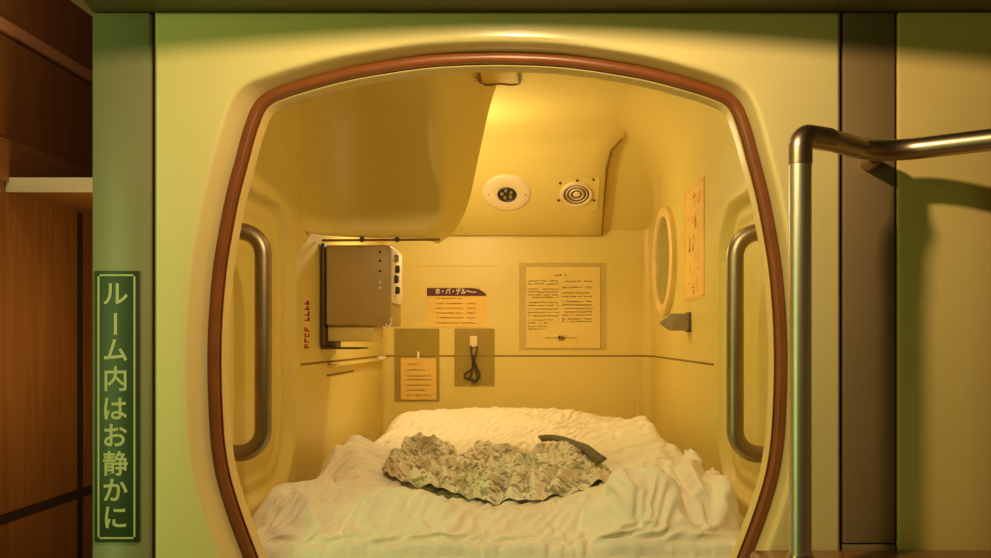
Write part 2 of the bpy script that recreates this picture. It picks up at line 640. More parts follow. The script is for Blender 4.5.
# dark joint under the lower front edge
mb = MB()
pts = [at(322, 240.5, 2.46), at(440, 239.5, 2.47)]
mb.tube([(p.x, p.y, p.z - 0.0) for p in pts], 0.0032, 8)
mb.build('joint_strip', M['groove'], oh)
for px in (362, 397):
    p = at(px, 239.5, 2.45)
    MB().lathe([(0, 0.0), (0.007, 0.0), (0.006, 0.003), (0, 0.003)], p, (0, -1, 0), 14).build('screw', M['dark'], oh)

# ------------------------------------------------------------------ control panel with vent and loudspeaker
pz0, pz1, py0, py1 = 1.332, 1.600, 1.986, 1.655
PW0, PW1 = -0.46, 0.302
cp = thing('control_panel', 'sloping ceiling panel at the back with round vent and loudspeaker', 'panel', (0, YB, 1.5))
prof = [(YB - 0.002, pz0 - 0.002), (py0, pz0)]
for t in (0.25, 0.5, 0.75, 0.93):
    prof.append((py0 + (py1 - py0) * t, pz0 + (pz1 - pz0) * t))
prof += [(1.635, 1.6095), (1.605, 1.6175), (1.57, 1.624), (1.52, 1.634)]
rws = []
for (yy, zz) in prof:
    fl = 0.05 * sm(1.56, 1.63, zz)
    r = []
    for i in range(13):
        r.append((PW0 + (PW1 + fl - PW0) * i / 12, yy, zz))
    r.append((PW1 + fl + 0.003, yy + 0.004, zz + 0.001))
    r.append((PW1 + fl + 0.003, min(yy + 0.05, YB - 0.001), zz + 0.03))
    rws.append(r)
MB().grid(rws).build('panel_body', M['shell'], cp, angle=50, flip='keep')
# joint line down its right edge and along its bottom
mb = MB()
ln = [(PW1 + 0.05 * sm(1.56, 1.63, zz) + 0.002, yy - 0.001, zz) for yy, zz in prof[1:7]]
mb.tube(ln, [0.0022, 0.0026, 0.0036, 0.0045, 0.0045, 0.003], 8)
mb.tube([(PW0, py0 + 0.002, pz0), (PW1, py0 + 0.002, pz0)], 0.0018, 8)
mb.build('joint_strip', M['groove'], cp)
up = Vector((0, py1 - py0, pz1 - pz0)).normalized()
nn = Vector((0, -up.z, up.y)).normalized()       # out of the face, towards the viewer and down


def on_panel(px, py):
    # intersect the view ray with the sloping face
    o = Vector((CX, CY, CZ))
    dr = Vector(((px - VX) / F, 1, -(py - VY) / F))
    p0 = Vector((0, py0, pz0))
    t = (p0 - o).dot(nn) / dr.dot(nn)
    return o + dr * t


if nn.y > 0:
    nn = -nn
c = on_panel(507, 193)
vn = MB().lathe([(0.0, 0.0045), (0.026, 0.0045), (0.028, 0.006), (0.032, 0.0085), (0.070, 0.008), (0.080, 0.006), (0.085, 0.0), ], c, nn, 56).build('air_vent', M['vent'], cp)
mb = MB().lathe([(0.034, 0.006), (0.0335, 0.011), (0.030, 0.013), (0.026, 0.009), (0.022, 0.0075), (0.0, 0.0075)], c, nn, 40)
mb.build('nozzle', M['dark'], vn)
mb = MB()
for a in range(5):
    q = 2 * pi * a / 5 + 0.5
    u = Vector((1, 0, 0)); w = up
    mb.lathe([(0, 0.016), (0.0045, 0.0155), (0.006, 0.012), (0.006, 0.008)], c + u * cos(q) * 0.017 + w * (sin(q) * 0.017 + 0.004), nn, 10)
mb.build('nozzle_rib', M['grey'], vn)
for s in (-1, 1):
    MB().lathe([(0, 0.0105), (0.0028, 0.010), (0.0032, 0.006)], c + Vector((s * 0.064, 0, 0)), nn, 12).build('screw', M['grey'], vn)
c = on_panel(576.5, 193)
mb = MB()
hw = 0.077
u = Vector((1, 0, 0))
quad = [c + u * a * hw + up * b * hw * 0.98 for a, b in ((-1, -1), (1, -1), (1, 1), (-1, 1))]
mb.prism(quad, nn * 0.004)
spk = mb.build('loudspeaker', M['shell'], cp, smooth=False)
mb = MB().lathe([(0.0, 0.012), (0.008, 0.0115), (0.013, 0.007), (0.020, 0.0065), (0.0225, 0.011), (0.026, 0.0065), (0.033, 0.0065), (0.0355, 0.011), (0.0385, 0.007), (0.044, 0.007), (0.0465, 0.0125), (0.053, 0.013), (0.058, 0.004)], c, nn, 56)
mb.build('speaker_cone', M['vent'], spk)
mb = MB()
for r in (0.0165, 0.030, 0.0415):
    mb.lathe([(r - 0.0032, 0.0072), (r + 0.0026, 0.0076)], c, nn, 56)
mb.build('cone_groove', M['bracket'], spk)
for a, b in ((-0.062, -0.03), (0.062, -0.03), (0.0, 0.062), (0.056, 0.066), (-0.058, 0.05)):
    MB().lathe([(0, 0.0075), (0.0045, 0.007), (0.005, 0.003)], c + u * a + up * b, nn, 12).build('screw', M['bracket'], spk)

# ceiling hatch
h0, h1 = at(477, 66, 2.37), at(519, 88, 2.5)
hx0, hx1, hy0, hy1 = h0.x, h1.x, 0.72, 1.005
ht = thing('ceiling_hatch', 'small flap with a brown outline in the ceiling above the opening', 'hatch', ((hx0 + hx1) / 2, 0.86, ZC))
MB().box((hx0, hy0, ZC - 0.005), (hx1, hy1, ZC - 0.0005), 0.002).build('flap', M['shell'], ht)
mb = MB()
zz = ZC - 0.005
mb.tube(rounded_path([(hx0, hy0, zz), (hx0, hy1, zz), (hx0 + 0.03, hy1 + 0.004, zz), ((hx0 + hx1) / 2, hy1 - 0.012, zz), (hx1 - 0.03, hy1 + 0.004, zz), (hx1, hy1, zz), (hx1, hy0, zz)], 0.02, 5), 0.0042, 8)
mb.build('outline', M['groove'], ht)

# ------------------------------------------------------------------ television and its bracket
tv = thing('television', 'small brown box television fixed to the wall under the moulded housing', 'television', (-0.4, 1.05, 0.985))
tx0, tx1, ty0, ty1, tz0, tz1 = -0.482, -0.314, 0.955, 1.155, 0.987, 1.196
MB().box((tx0, ty0, tz0), (tx1, ty1, tz1), 0.007, 3).build('case', M['tv'], tv)
MB().box((tx1 - 0.001, ty0 + 0.012, tz0 + 0.06), (tx1 + 0.004, ty1 - 0.012, tz1 - 0.01), 0.0015).build('control_strip', M['tv_side'], tv)
for i, zz in enumerate((1.165, 1.138, 1.11, 1.082)):
    yk = ty0 + 0.05 + 0.02 * (i % 2)
    MB().lathe([(0.011, 0), (0.011, 0.006), (0.009, 0.011), (0, 0.011)], (tx1 + 0.003, yk, zz), (1, 0, 0), 16).build('knob', M['dark'] if i else M['grey'], tv)
for i, zz in enumerate((1.178, 1.155, 1.128, 1.10, 1.085)):
    MB().lathe([(0.0038, 0), (0.0034, 0.0015), (0, 0.0015)], (tx1 - 0.027, ty0 + 0.0005, zz), (0, -1, 0), 12).build('button_or_glint', M['dark'] if i < 3 else M['tv_side'], tv)
MB().box((tx0 - 0.010, ty0 - 0.004, 0.926), (tx0 - 0.002, ty1 + 0.01, tz1 + 0.004), 0.001).build('wall_bracket', M['bracket'], tv)
MB().box((tx0 - 0.008, ty0 - 0.004, 0.926), (-0.395, ty0 + 0.14, 0.931), 0.001).build('bracket_tray', M['bracket'], tv)
MB().box((tx0 + 0.001, ty0 + 0.02, 0.946), (-0.36, ty1 - 0.02, tz0), 0.004).build('swivel_foot', M['shell'], tv)
MB().tube(rounded_path([(tx1 - 0.012, ty0 - 0.002, tz0 + 0.004), (tx1 - 0.006, ty0 - 0.008, tz0 - 0.006), (tx1 + 0.003, ty0 - 0.002, tz0 + 0.004), (tx1 + 0.003, ty0 - 0.002, tz0 + 0.022)], 0.008, 5), 0.0028, 8).build('corner_clip', M['tv_side'], tv)

# slot and ledge on the left wall below the television
lx = XL + 0.0
lg = thing('wall_ledge', 'thin cream ledge along the wall seam below the television', 'ledge', (XL, 1.5, 0.89))
MB().box((XL - 0.001, 1.05, 0.876), (XL + 0.016, 1.93, 0.884), 0.003).build('ledge_board', M['shell'], lg)
MB().box((XL + 0.0005, 1.86, 0.878), (XL + 0.022, 1.935, 0.893), 0.004).build('end_cap', M['white'], lg)
MB().box((XL - 0.001, 1.04, 0.852), (XL + 0.002, 1.42, 0.857), 0.001).build('slot', M['groove'], lg)

# ------------------------------------------------------------------ right wall: mirror, sticker, box
my, mz, ra, rb_ = 1.575, 1.205, 0.235, 0.172
mr = thing('mirror', 'oval wall mirror in a thick cream frame on the wall beside the notice', 'mirror', (XR, my, mz))
def oval(x, a, b, n=72):
    return [(x, my + a * cos(2 * pi * i / n), mz + b * sin(2 * pi * i / n)) for i in range(n)]
MB().grid([oval(XR + 0.001, ra, rb_), oval(XR - 0.016, ra, rb_), oval(XR - 0.021, ra - 0.006, rb_ - 0.006), oval(XR - 0.022, ra - 0.02, rb_ - 0.018),
           oval(XR - 0.018, ra - 0.032, rb_ - 0.028), oval(XR - 0.010, ra - 0.035, rb_ - 0.031)], close=True).build('frame', M['lip'], mr)
mb = MB()
mb.add(oval(XR - 0.011, ra - 0.034, rb_ - 0.030), [tuple(range(72))])
mb.build('glass', M['mirror'], mr, smooth=False)

def wall_sheet(mb, x, y0, y1, z0, z1, th=-0.0012):
    mb.box((min(x, x + th), y0, z0), (max(x, x + th), y1, z1))

st = thing('wall_sticker', 'orange vertical sticker with faint red print beside the oval mirror', 'sticker', (XR, 1.03, 1.06))
mb = MB(); wall_sheet(mb, XR - 0.0003, 0.875, 1.19, 1.058, 1.362)
mb.build('sheet', M['paper_orange'], st, smooth=False)
mb = MB()
rnd = random.Random(3)
for ln_ in range(5):                       # faint characters written downwards, one strip of strokes each
    zc = 1.325 - ln_ * 0.058
    for k in range(7):
        a = rnd.uniform(-0.09, 0.06)
        L_ = rnd.uniform(0.02, 0.10)
        if rnd.random() < 0.55:
            z_ = zc + rnd.uniform(-0.022, 0.022)
            wall_sheet(mb, XR - 0.0015, 1.03 + a, 1.03 + min(a + L_, 0.12), z_, z_ + 0.0035, -0.0005)
        else:
            y_ = 1.03 + a * 1.2
            wall_sheet(mb, XR - 0.0015, y_, y_ + 0.012, zc - 0.02, zc - 0.02 + L_ * 0.42, -0.0005)
for (a, b, c_, d_) in ((0.88, 0.888, 1.062, 1.358), (1.178, 1.186, 1.062, 1.358), (0.88, 1.186, 1.062, 1.065), (0.88, 1.186, 1.355, 1.358)):
    wall_sheet(mb, XR - 0.0015, a, b, c_, d_, -0.0005)
mb.build('print', M['salmon'], st, smooth=False)

bx = thing('wall_box', 'small grey box with a pointed end sticking out of the wall below the mirror', 'wall box', (XR, 1.09, 1.0))
q0, q1 = at(671, 0, 2.63).x, XR
mb = MB()
zt, zb = at(0, 313.5, 2.63).z, at(0, 330.5, 2.63).z
mb.box((q0, 1.09, zb), (q1 + 0.001, 1.15, zt), 0.003)
mb.build('body', M['grey'], bx)
zm = (zt + zb) / 2
tip = at(661.5, 0, 2.63).x
mb = MB()
sq = [(q0 + 0.001, 1.092, zb + 0.002), (q0 + 0.001, 1.148, zb + 0.002), (q0 + 0.001, 1.148, zt - 0.002), (q0 + 0.001, 1.092, zt - 0.002)]
s2 = [(tip + 0.006, 1.105, zm - 0.008), (tip + 0.006, 1.135, zm - 0.008), (tip + 0.006, 1.135, zm + 0.004), (tip + 0.006, 1.105, zm + 0.004)]
s3 = [(tip, 1.115, zm - 0.004), (tip, 1.125, zm - 0.004), (tip, 1.125, zm), (tip, 1.115, zm)]
mb.grid([sq, s2, s3], close=True)
mb.add(s3, [(0, 1, 2, 3)])
mb.build('tip', M['grey'], bx, smooth=False)
MB().lathe([(0, 0.006), (0.006, 0.004), (0.008, 0)], (q0 - 0.004, 1.11, zt - 0.012), (-1, 0, 0.8), 16).build('button_or_glint', M['white'], bx)  # white dome stands in for the bright glint at the tip
MB().box((q1 - 0.006, 1.084, zb - 0.004), (q1 + 0.001, 1.156, zt + 0.004), 0.002).build('back_plate', M['bracket'], bx)

# red writing on the left wall
rw = thing('wall_label', 'narrow strip of small red lettering on the wall in front of the television', 'label', (XL, 0.81, 0.94))
mb = MB()
wall_sheet(mb, XL + 0.0003, 0.775, 0.845, 0.931, 1.056, 0.0008)
mb.build('strip', M['lip'], rw, smooth=False)
mb = MB()
rnd = random.Random(5)
zc = 1.048
for k in range(9):
    if k == 4:
        zc -= 0.012
        continue
    h_ = 0.0115
    mb.box((XL + 0.0011, 0.783, zc - h_), (XL + 0.0016, 0.837, zc - h_ + 0.0032))
    for j in range(2):
        y_ = 0.785 + rnd.choice((0.0, 0.02, 0.036))
        mb.box((XL + 0.0011, y_, zc - h_), (XL + 0.0016, y_ + 0.015, zc - 0.0015))
    zc -= 0.0135
mb.build('lettering', M['red'], rw, smooth=False)

# ------------------------------------------------------------------ back wall: notices
DB = YB - CY


def wxz(px, py):
    p = at(px, py, DB)
    return p.x, p.z


def sheet(mb, x0, x1, z0, z1, y, th=0.001):
    mb.box((x0, y - th, z0), (x1, y, z1))


def text_line(mb, rnd, x0, x1, z, h, y, gap=0.35, wave=0.0):
    x = x0
    while x < x1:
        w = rnd.uniform(0.6, 1.6) * h
        if rnd.random() > gap * 0.35:
            dz = rnd.uniform(-wave, wave)
            for k in range(2):
                zz = z + dz + rnd.uniform(-0.3, 0.3) * h
                sheet(mb, x, min(x + w, x1), zz - h * 0.22, zz + h * 0.22, y, 0.0004)
            sheet(mb, x + w * rnd.uniform(0.1, 0.6), x + w * rnd.uniform(0.65, 0.8), z + dz - h * 0.5, z + dz + h * 0.5, y, 0.0004)
        x += w + h * 0.22


# price notice with maroon banner
x0, z1 = wxz(427, 288); x1, z0 = wxz(486, 327.5)
pn = thing('price_notice', 'orange price notice with a dark maroon heading banner', 'notice', ((x0 + x1) / 2, YB, z0))
mb = MB(); sheet(mb, x0, x1, z0, z1 - 0.004, YB - 0.0006)
mb.build('sheet', M['paper_orange'], pn, smooth=False)
bx0, bz1 = wxz(427, 288); bx1, bz0 = wxz(486.5, 296)
mb = MB()
mb.prism([(bx0, YB - 0.0018, bz0), (bx1, YB - 0.0018, bz0), (bx1 - 0.004, YB - 0.0018, bz0 + 0.010), (bx1 - 0.028, YB - 0.0018, bz1 - 0.004), (bx1 - 0.05, YB - 0.0018, bz1), (bx0, YB - 0.0018, bz1)], (0, -0.0008, 0))
mb.build('banner', M['banner'], pn, smooth=False)
vs, fs = text_mesh('ホ・パ・デル〜—', 0.024, 0.0005)
xs = [v.x for v in vs]
sc = 0.150 / (max(xs) - min(xs))
cxx, czz = wxz(456, 291.8)
mb = MB().add([(cxx + (v.x - (max(xs) + min(xs)) / 2) * sc, YB - 0.0029 - v.z * 0.3, czz + v.y) for v in vs], fs)
mb.build('heading', M['white'], pn, smooth=False)
mb = MB(); rnd = random.Random(11)
for k, py in enumerate((298.3, 303.6, 308.3, 313, 317.8, 323)):
    xa, zz = wxz(436, py); xb, _ = wxz(463 if k else 461, py)
    xc, _ = wxz(467, py); xd, _ = wxz(475, py)
    text_line(mb, rnd, xa, xb, zz, 0.0052, YB - 0.0017)
    if k:
        text_line(mb, rnd, xb if k == 5 else xc, xd, zz, 0.0052, YB - 0.0017)
mb.build('print', M['ink'], pn, smooth=False)

# large notice in clear holder
x0, z1 = wxz(519, 263); x1, z0 = wxz(606, 350)
ln_ = thing('rules_notice', 'large framed sheet of two-column Japanese text under the loudspeaker', 'notice', ((x0 + x1) / 2, YB, z0))
mb = MB()
mb.box((x0, YB - 0.004, z0), (x1, YB - 0.0006, z1), 0.001)
mb.build('holder', M['clear'], ln_, smooth=False)
a0, b1 = wxz(526, 267); a1, b0 = wxz(600, 348)
mb = MB(); sheet(mb, a0, a1, b0, b1, YB - 0.0042)
mb.build('sheet', M['paper'], ln_, smooth=False)
mb = MB(); rnd = random.Random(21)
Yt = YB - 0.0053
xa, zz = wxz(554.5, 275); xb, _ = wxz(566, 275)
text_line(mb, rnd, xa, xb, zz, 0.007, Yt)
c1 = [281, 284, 289, 292, 295, 297.5, 302.5, 305.5, 309, 312.5, 316, 320, 323, 326.5, 329]
for k, py in enumerate(c1):
    xa, zz = wxz(528, py); xb, _ = wxz(558 if k < 11 else 553 - 3 * (k - 11), py)
    text_line(mb, rnd, xa, xb, zz, 0.0052, Yt, wave=0.0008)
for k, py in enumerate([281.5, 287.5, 293, 296.5, 301.5, 305, 308.5, 312, 315, 319, 321.5]):
    xa, zz = wxz(562, py); xb, _ = wxz(592, py)
    text_line(mb, rnd, xa, xb, zz, 0.0052, Yt, wave=0.0008)
xa, zz = wxz(545, 338); xb, _ = wxz(576, 338)
text_line(mb, rnd, xa, xb, zz, 0.004, Yt)
xa, zz = wxz(558, 338); xb, _ = wxz(564, 338)
for k in range(3):
    text_line(mb, rnd, xa, xb, zz + (k - 1) * 0.006, 0.009, Yt, 0)
mb.build('print', M['ink'], ln_, smooth=False)

# faint outline plate above the price notice
x0, z1 = wxz(415, 265.5); x1, z0 = wxz(496, 266.3)
struct(MB().box((x0, YB - 0.002, z0), (x1, YB - 0.0004, z1)).build('trim_7', M['paper_tan'], smooth=False))

# left pocket with tan paper
x0, z1 = wxz(394.5, 328.5); x1, z0 = wxz(439.5, 401.5)
pk = thing('notice_pocket', 'olive tinted acrylic plate with a tan paper, below the television', 'notice board', ((x0 + x1) / 2, YB, z0))
mb = MB(); mb.box((x0, YB - 0.005, z0), (x1, YB - 0.001, z1), 0.001)
mb.build('plate', M['acrylic'], pk, smooth=False)
a0, b1 = wxz(401, 358); a1, b0 = wxz(436.5, 399.5)
pp = thing('paper_note', 'tan paper note clipped to the olive acrylic plate', 'paper', ((a0 + a1) / 2, YB - 0.005, b0))
mb = MB(); sheet(mb, a0, a1, b0, b1, YB - 0.0052)
mb.build('sheet', M['paper_tan'], pp, smooth=False)
mb = MB(); rnd = random.Random(31)
for k, py in enumerate((364, 370, 376, 379.5, 385, 390, 395)):
    xa, zz = wxz(407, py); xb, _ = wxz(rnd.choice((431, 425, 432)) if k else 417, py)
    text_line(mb, rnd, xa, xb, zz, 0.0055, YB - 0.0063)
mb.build('print', M['ink'], pp, smooth=False)
cxx, czz = wxz(418.5, 355)
MB().box((cxx - 0.004, YB - 0.010, czz - 0.015), (cxx + 0.004, YB - 0.0045, czz + 0.013), 0.002).build('clip', M['white'], pp)

# socket plate with cord
x0, z1 = wxz(454.5, 328.5); x1, z0 = wxz(494.5, 386)
sp = thing('socket_plate', 'olive tinted acrylic plate with a white socket in the middle of the back wall', 'socket plate', ((x0 + x1) / 2, YB, z0))
mb = MB(); mb.box((x0, YB - 0.005, z0), (x1, YB - 0.001, z1), 0.001)
mb.build('plate', M['acrylic'], sp, smooth=False)
p0 = wxz(470, 347); p1 = wxz(477.5, 336)
MB().box((p0[0], YB - 0.011, p0[1]), (p1[0], YB - 0.004, p1[1]), 0.002).build('socket', M['vent'], sp)
cd = []
for px, py, dy in ((471.5, 346, 0.012), (471, 351, 0.016), (473, 356, 0.018), (474.5, 362, 0.016), (473, 368, 0.014), (466, 373, 0.012), (465, 377, 0.012), (470, 379, 0.014), (476, 380, 0.017), (480, 376, 0.018),
                   (478, 369, 0.02), (474.5, 362, 0.021), (472, 356, 0.02), (473, 364, 0.022), (472, 372, 0.02), (470.5, 378, 0.018), (474, 382, 0.018), (478, 379, 0.02), (475.5, 368, 0.024), (475, 358, 0.022), (477, 351, 0.016), (477, 346, 0.012)):
    x, z = wxz(px, py)
    cd.append((x, YB - dy, z))
mb = MB().tube(catmull(cd, 6), 0.0030, 10)
tag(mb.build('cord', M['dark']), 'bundled black cord hanging from the white socket', 'cord')

# ------------------------------------------------------------------ bedding
def bed_at(px, py):
    d = 0.3406 / ((py - VY) / F + 0.0255)
    p = at(px, py, d)
    return p.x, p.y


mt = tag(MB().box((XL + 0.012, 0.10, ZF + 0.001), (XR - 0.012, 1.975, 0.585), 0.03, 4).build('mattress', M['sheet']),
         'white sheeted mattress lying under the duvet', 'mattress')

RID = []


def ridge(pix, h, w):
    RID.append((catmull([bed_at(*p) for p in pix], 5), h, w))


# the big rolls of the duvet, read from the photograph
ridge([(278, 497), (310, 507), (345, 512), (380, 500), (420, 499), (470, 507), (500, 512)], 0.020, 0.035)
ridge([(500, 512), (545, 512), (580, 507), (610, 494)], 0.012, 0.035)
ridge([(588, 532), (606, 510), (636, 497), (668, 500), (698, 516), (714, 536)], 0.036, 0.019)
ridge([(688, 464), (697, 486), (706, 512)], 0.024, 0.012)
ridge([(710, 478), (718, 498), (726, 520)], 0.026, 0.012)
ridge([(752, 490), (748, 508), (742, 526)], 0.020, 0.013)
ridge([(632, 420), (648, 440), (660, 462), (655, 484), (632, 494)], 0.030, 0.040)
ridge([(640, 425), (664, 447), (690, 470), (720, 484), (760, 492)], 0.030, 0.030)
ridge([(300, 498), (345, 524), (385, 540)], 0.016, 0.014)
ridge([(392, 520), (440, 511), (490, 515)], 0.014, 0.012)
ridge([(540, 516), (566, 528), (586, 540)], 0.018, 0.013)
ridge([(606, 530), (625, 514), (650, 508), (676, 516), (694, 532)], 0.016, 0.010)
ridge([(672, 460), (680, 482), (690, 504)], 0.012, 0.012)
ridge([(604, 424), (618, 446), (626, 468), (612, 486)], 0.014, 0.018)
ridge([(470, 424), (505, 420), (545, 428), (575, 436)], 0.014, 0.03)
ridge([(368, 414), (358, 436), (356, 462), (358, 484)], 0.030, 0.022)
ridge([(352, 424), (340, 448), (334, 472)], 0.034, 0.036)
ridge([(330, 486), (300, 490), (262, 492)], 0.014, 0.045)
ridge([(385, 417), (440, 420), (500, 417), (560, 420), (610, 421)], 0.022, 0.09)


def fbm(x, y, s, seed):
    return noise.fractal(Vector((x * s + seed, y * s, seed * 1.7)), 0.9, 2.0, 3, noise_basis='PERLIN_ORIGINAL')


def seg_dist(x, y, pts):
    best, bt, n = 1e9, 0, len(pts)
    for i in range(n - 1):
        ax, ay = pts[i][0], pts[i][1]
        dx, dy = pts[i + 1][0] - ax, pts[i + 1][1] - ay
        t = max(0, min(1, ((x - ax) * dx + (y - ay) * dy) / (dx * dx + dy * dy + 1e-12)))
        ex, ey = x - ax - dx * t, y - ay - dy * t
        q = ex * ex + ey * ey
        if q < best:
            best, bt = q, (i + t) / (n - 1)
    return sqrt(best), bt


RBB = [(min(p[0] for p in R[0]) - 3 * R[2], max(p[0] for p in R[0]) + 3 * R[2], min(p[1] for p in R[0]) - 3 * R[2], max(p[1] for p in R[0]) + 3 * R[2]) for R in RID]


def base_z(x, y):
    z = 0.630 + 0.0275 * (y - 0.2)
    z += 0.006 * fbm(x, y, 4.0, 2.2)
    for R, b in zip(RID, RBB):
        if b[0] < x < b[1] and b[2] < y < b[3]:
            d, t = seg_dist(x, y, R[0])
            if d < 3 * R[2]:
                z += 1.8 * R[1] * min(1, 4 * t + 0.3, 4 * (1 - t) + 0.3) * math.exp(-(d / (0.85 * R[2])) ** 2)
    q = ((x + 0.01) / 0.25) ** 2 + ((y - 0.66) / 0.42) ** 2
    z -= 0.030 * math.exp(-q * q)
    if y < 0.27:                                    # the front slopes down towards the opening
        z -= 0.75 * (0.27 - y) * sm(0.27, 0.17, y)
    # hollow under the fold at the right front
    z -= 0.13 * math.exp(-((x - 0.236) / 0.024) ** 2) * sm(0.155, 0.115, y)
    return z


EDGE_L = [(0.05, -0.47), (0.32, -0.475), (0.48, -0.465), (0.60, -0.425), (0.9, -0.415), (1.6, -0.43), (1.86, -0.41)]
EDGE_R = [(0.05, 0.455), (0.27, 0.455), (0.40, 0.43), (0.55, 0.41), (0.9, 0.39), (1.5, 0.395), (1.86, 0.40)]
D0, D1 = 0.10, 1.86


def base_rows(nv, nu, lift=0.0):
    rows_ = []
    for i in range(nv + 1):
        v = i / nv
        y = D0 + (D1 - D0) * (v ** 1.25)
        xl, xr = interp(EDGE_L, y), interp(EDGE_R, y)
        row = []
        for j in range(nu + 1):
            x = xl + (xr - xl) * j / nu
            z = base_z(x, y)
            de = min(x - xl, xr - x)
            r = 0.055
            if de < r:
                z -= (r - sqrt(max(0, r * r - (r - de) ** 2))) * 1.7
            db = D1 - y
            if db < 0.07:
                z -= (0.07 - sqrt(max(0, 0.0049 - (0.07 - db) ** 2))) * 1.0
            df = y - D0
            if df < 0.03:
                z -= (0.03 - sqrt(max(0, 0.0009 - (0.03 - df) ** 2))) * 2.2
            row.append((x, y, max(z, 0.50 if y < 0.12 else 0.585) + lift))
        rows_.append(row)
    return rows_


def settle(name, verts, faces, colliders, frames, shrink, mass, stiff, bend, selfd, pin=None, quality=7):
    """lets a sheet of cloth buckle and settle on the given shapes; returns its vertices"""
    me = bpy.data.meshes.new(name)
    me.from_pydata(verts, [], faces)
    ob = bpy.data.objects.new(name, me)
    COL.objects.link(ob)
    if pin:
        vg = ob.vertex_groups.new(name='pin')
        vg.add(pin, 1.0, 'REPLACE')
    tmp = []
    for cv, cf_ in colliders:
        cm = bpy.data.meshes.new('support')
        cm.from_pydata(cv, [], cf_)
        c_ = bpy.data.objects.new('support', cm)
        COL.objects.link(c_)
        c_.modifiers.new('col', 'COLLISION')
        c_.collision.thickness_outer = 0.004
        c_.collision.cloth_friction = 12
        tmp.append(c_)
    md = ob.modifiers.new('cloth', 'CLOTH')
    st_ = md.settings
    st_.quality = quality
    st_.mass = mass
    st_.tension_stiffness = stiff
    st_.compression_stiffness = stiff
    st_.shear_stiffness = stiff * 0.4
    st_.bending_stiffness = bend
    st_.air_damping = 2
    st_.shrink_min = shrink
    st_.shrink_max = shrink
    if pin:
        st_.vertex_group_mass = 'pin'
    md.collision_settings.distance_min = 0.003
    md.collision_settings.collision_quality = 3
    md.collision_settings.use_self_collision = True
    md.collision_settings.self_distance_min = selfd
    md.point_cache.frame_start = 1
    md.point_cache.frame_end = frames
    S.frame_start, S.frame_end = 1, frames
    for fr in range(1, frames + 1):
        S.frame_set(fr)
    dg = bpy.context.evaluated_depsgraph_get()
    ev = ob.evaluated_get(dg)
    out = [tuple(v.co) for v in ev.data.vertices]
    S.frame_set(1)
    for o_ in [ob] + tmp:
        m_ = o_.data
        bpy.data.objects.remove(o_)
        bpy.data.meshes.remove(m_)
    return out


nv, nu = 190, 130
sup = MB().grid(base_rows(150, 100))
clo = MB().grid(base_rows(nv, nu, 0.008))
pin = [i for i in range(nu + 1)] + [nv * (nu + 1) + i for i in range(nu + 1)] + [i * (nu + 1) for i in range(nv + 1)] + [i * (nu + 1) + nu for i in range(nv + 1)]
pin = sorted(set(pin))
dvv = settle('duvet_sheet', clo.v, clo.f, [(sup.v, sup.f)], 26, -0.11, 0.3, 16, 1.6, 0.006, pin)
mb = MB()
mb.add(dvv, clo.f)
# the sheet hangs down from its rim
per = [i for i in range(nu + 1)] + [i * (nu + 1) + nu for i in range(1, nv + 1)] + [nv * (nu + 1) + i for i in range(nu - 1, -1, -1)] + [i * (nu + 1) for i in range(nv - 1, 0, -1)]
base_i = len(mb.v)
mb.v += [(dvv[i][0], dvv[i][1] + (0.006 if dvv[i][1] < 0.1 else 0), min(0.5895, dvv[i][2] - 0.002) if dvv[i][1] > 0.11 else 0.475) for i in per]
for a in range(len(per)):
    b = (a + 1) % len(per)
    mb.f.append((per[a], per[b], base_i + b, base_i + a))
dv = mb.build('duvet', M['duvet'], angle=180, flip='keep')
tag(dv, 'rumpled white duvet bunched up over the whole bed', 'duvet')
sub = dv.modifiers.new('smooth', 'SUBSURF')
sub.levels = sub.render_levels = 1

# robe: crumpled printed cotton heap in the middle of the duvet
from mathutils.bvhtree import BVHTree
DT = BVHTree.FromPolygons([Vector(v) for v in dvv], clo.f)


def duvet_z(x, y):
    h = DT.ray_cast(Vector((x, y, 1.2)), Vector((0, 0, -1)))
    return h[0].z if h[0] else 0.64


RP = [(386, 478), (392, 466), (402, 457), (416, 450), (440, 447), (470, 448), (505, 446), (545, 444), (564, 446), (584, 458), (610, 477), (598, 483), (565, 487), (530, 491), (488, 493), (445, 489), (406, 484)]
rp = [bed_at(*p) for p in RP]
cxr = sum(p[0] for p in rp) / len(rp)
cyr = sum(p[1] for p in rp) / len(rp)


def inside(x, y):
    c_ = False
    n_ = len(rp)
    for i in range(n_):
        (x1, y1), (x2, y2) = rp[i], rp[(i + 1) % n_]
        if (y1 > y) != (y2 > y) and x < (x2 - x1) * (y - y1) / (y2 - y1) + x1:
            c_ = not c_
    return c_


h_ = 0.0042
bx0_, bx1_ = min(p[0] for p in rp) - 0.03, max(p[0] for p in rp) + 0.03
by0_, by1_ = min(p[1] for p in rp) - 0.03, max(p[1] for p in rp) + 0.03
rnd = random.Random(41)
FOLDS = []


def fold(x, y, ang, ln_f, bend_, w_, hgt):
    pts = []
    for q_ in range(9):
        t_ = (q_ / 8 - 0.5) * ln_f
        a_ = ang + bend_ * (q_ / 8 - 0.5)
        pts.append((x + t_ * cos(a_), y + t_ * sin(a_) * 1.3))
    FOLDS.append((pts, w_, hgt, min(p[0] for p in pts) - w_, max(p[0] for p in pts) + w_, min(p[1] for p in pts) - w_, max(p[1] for p in pts) + w_))


YS = 0.5            # folds stretch twice as far into the depth of the bed


def rfold(zs, w_, hgt):
    pts = catmull([(lambda p: (p[0], p[1] * YS))(bed_at(370 + a / 3.964, 431 + b / 3.964)) for a, b in zs], 5)
    FOLDS.append((pts, w_, hgt, min(p[0] for p in pts) - w_, max(p[0] for p in pts) + w_, min(p[1] for p in pts) - w_, max(p[1] for p in pts) + w_))


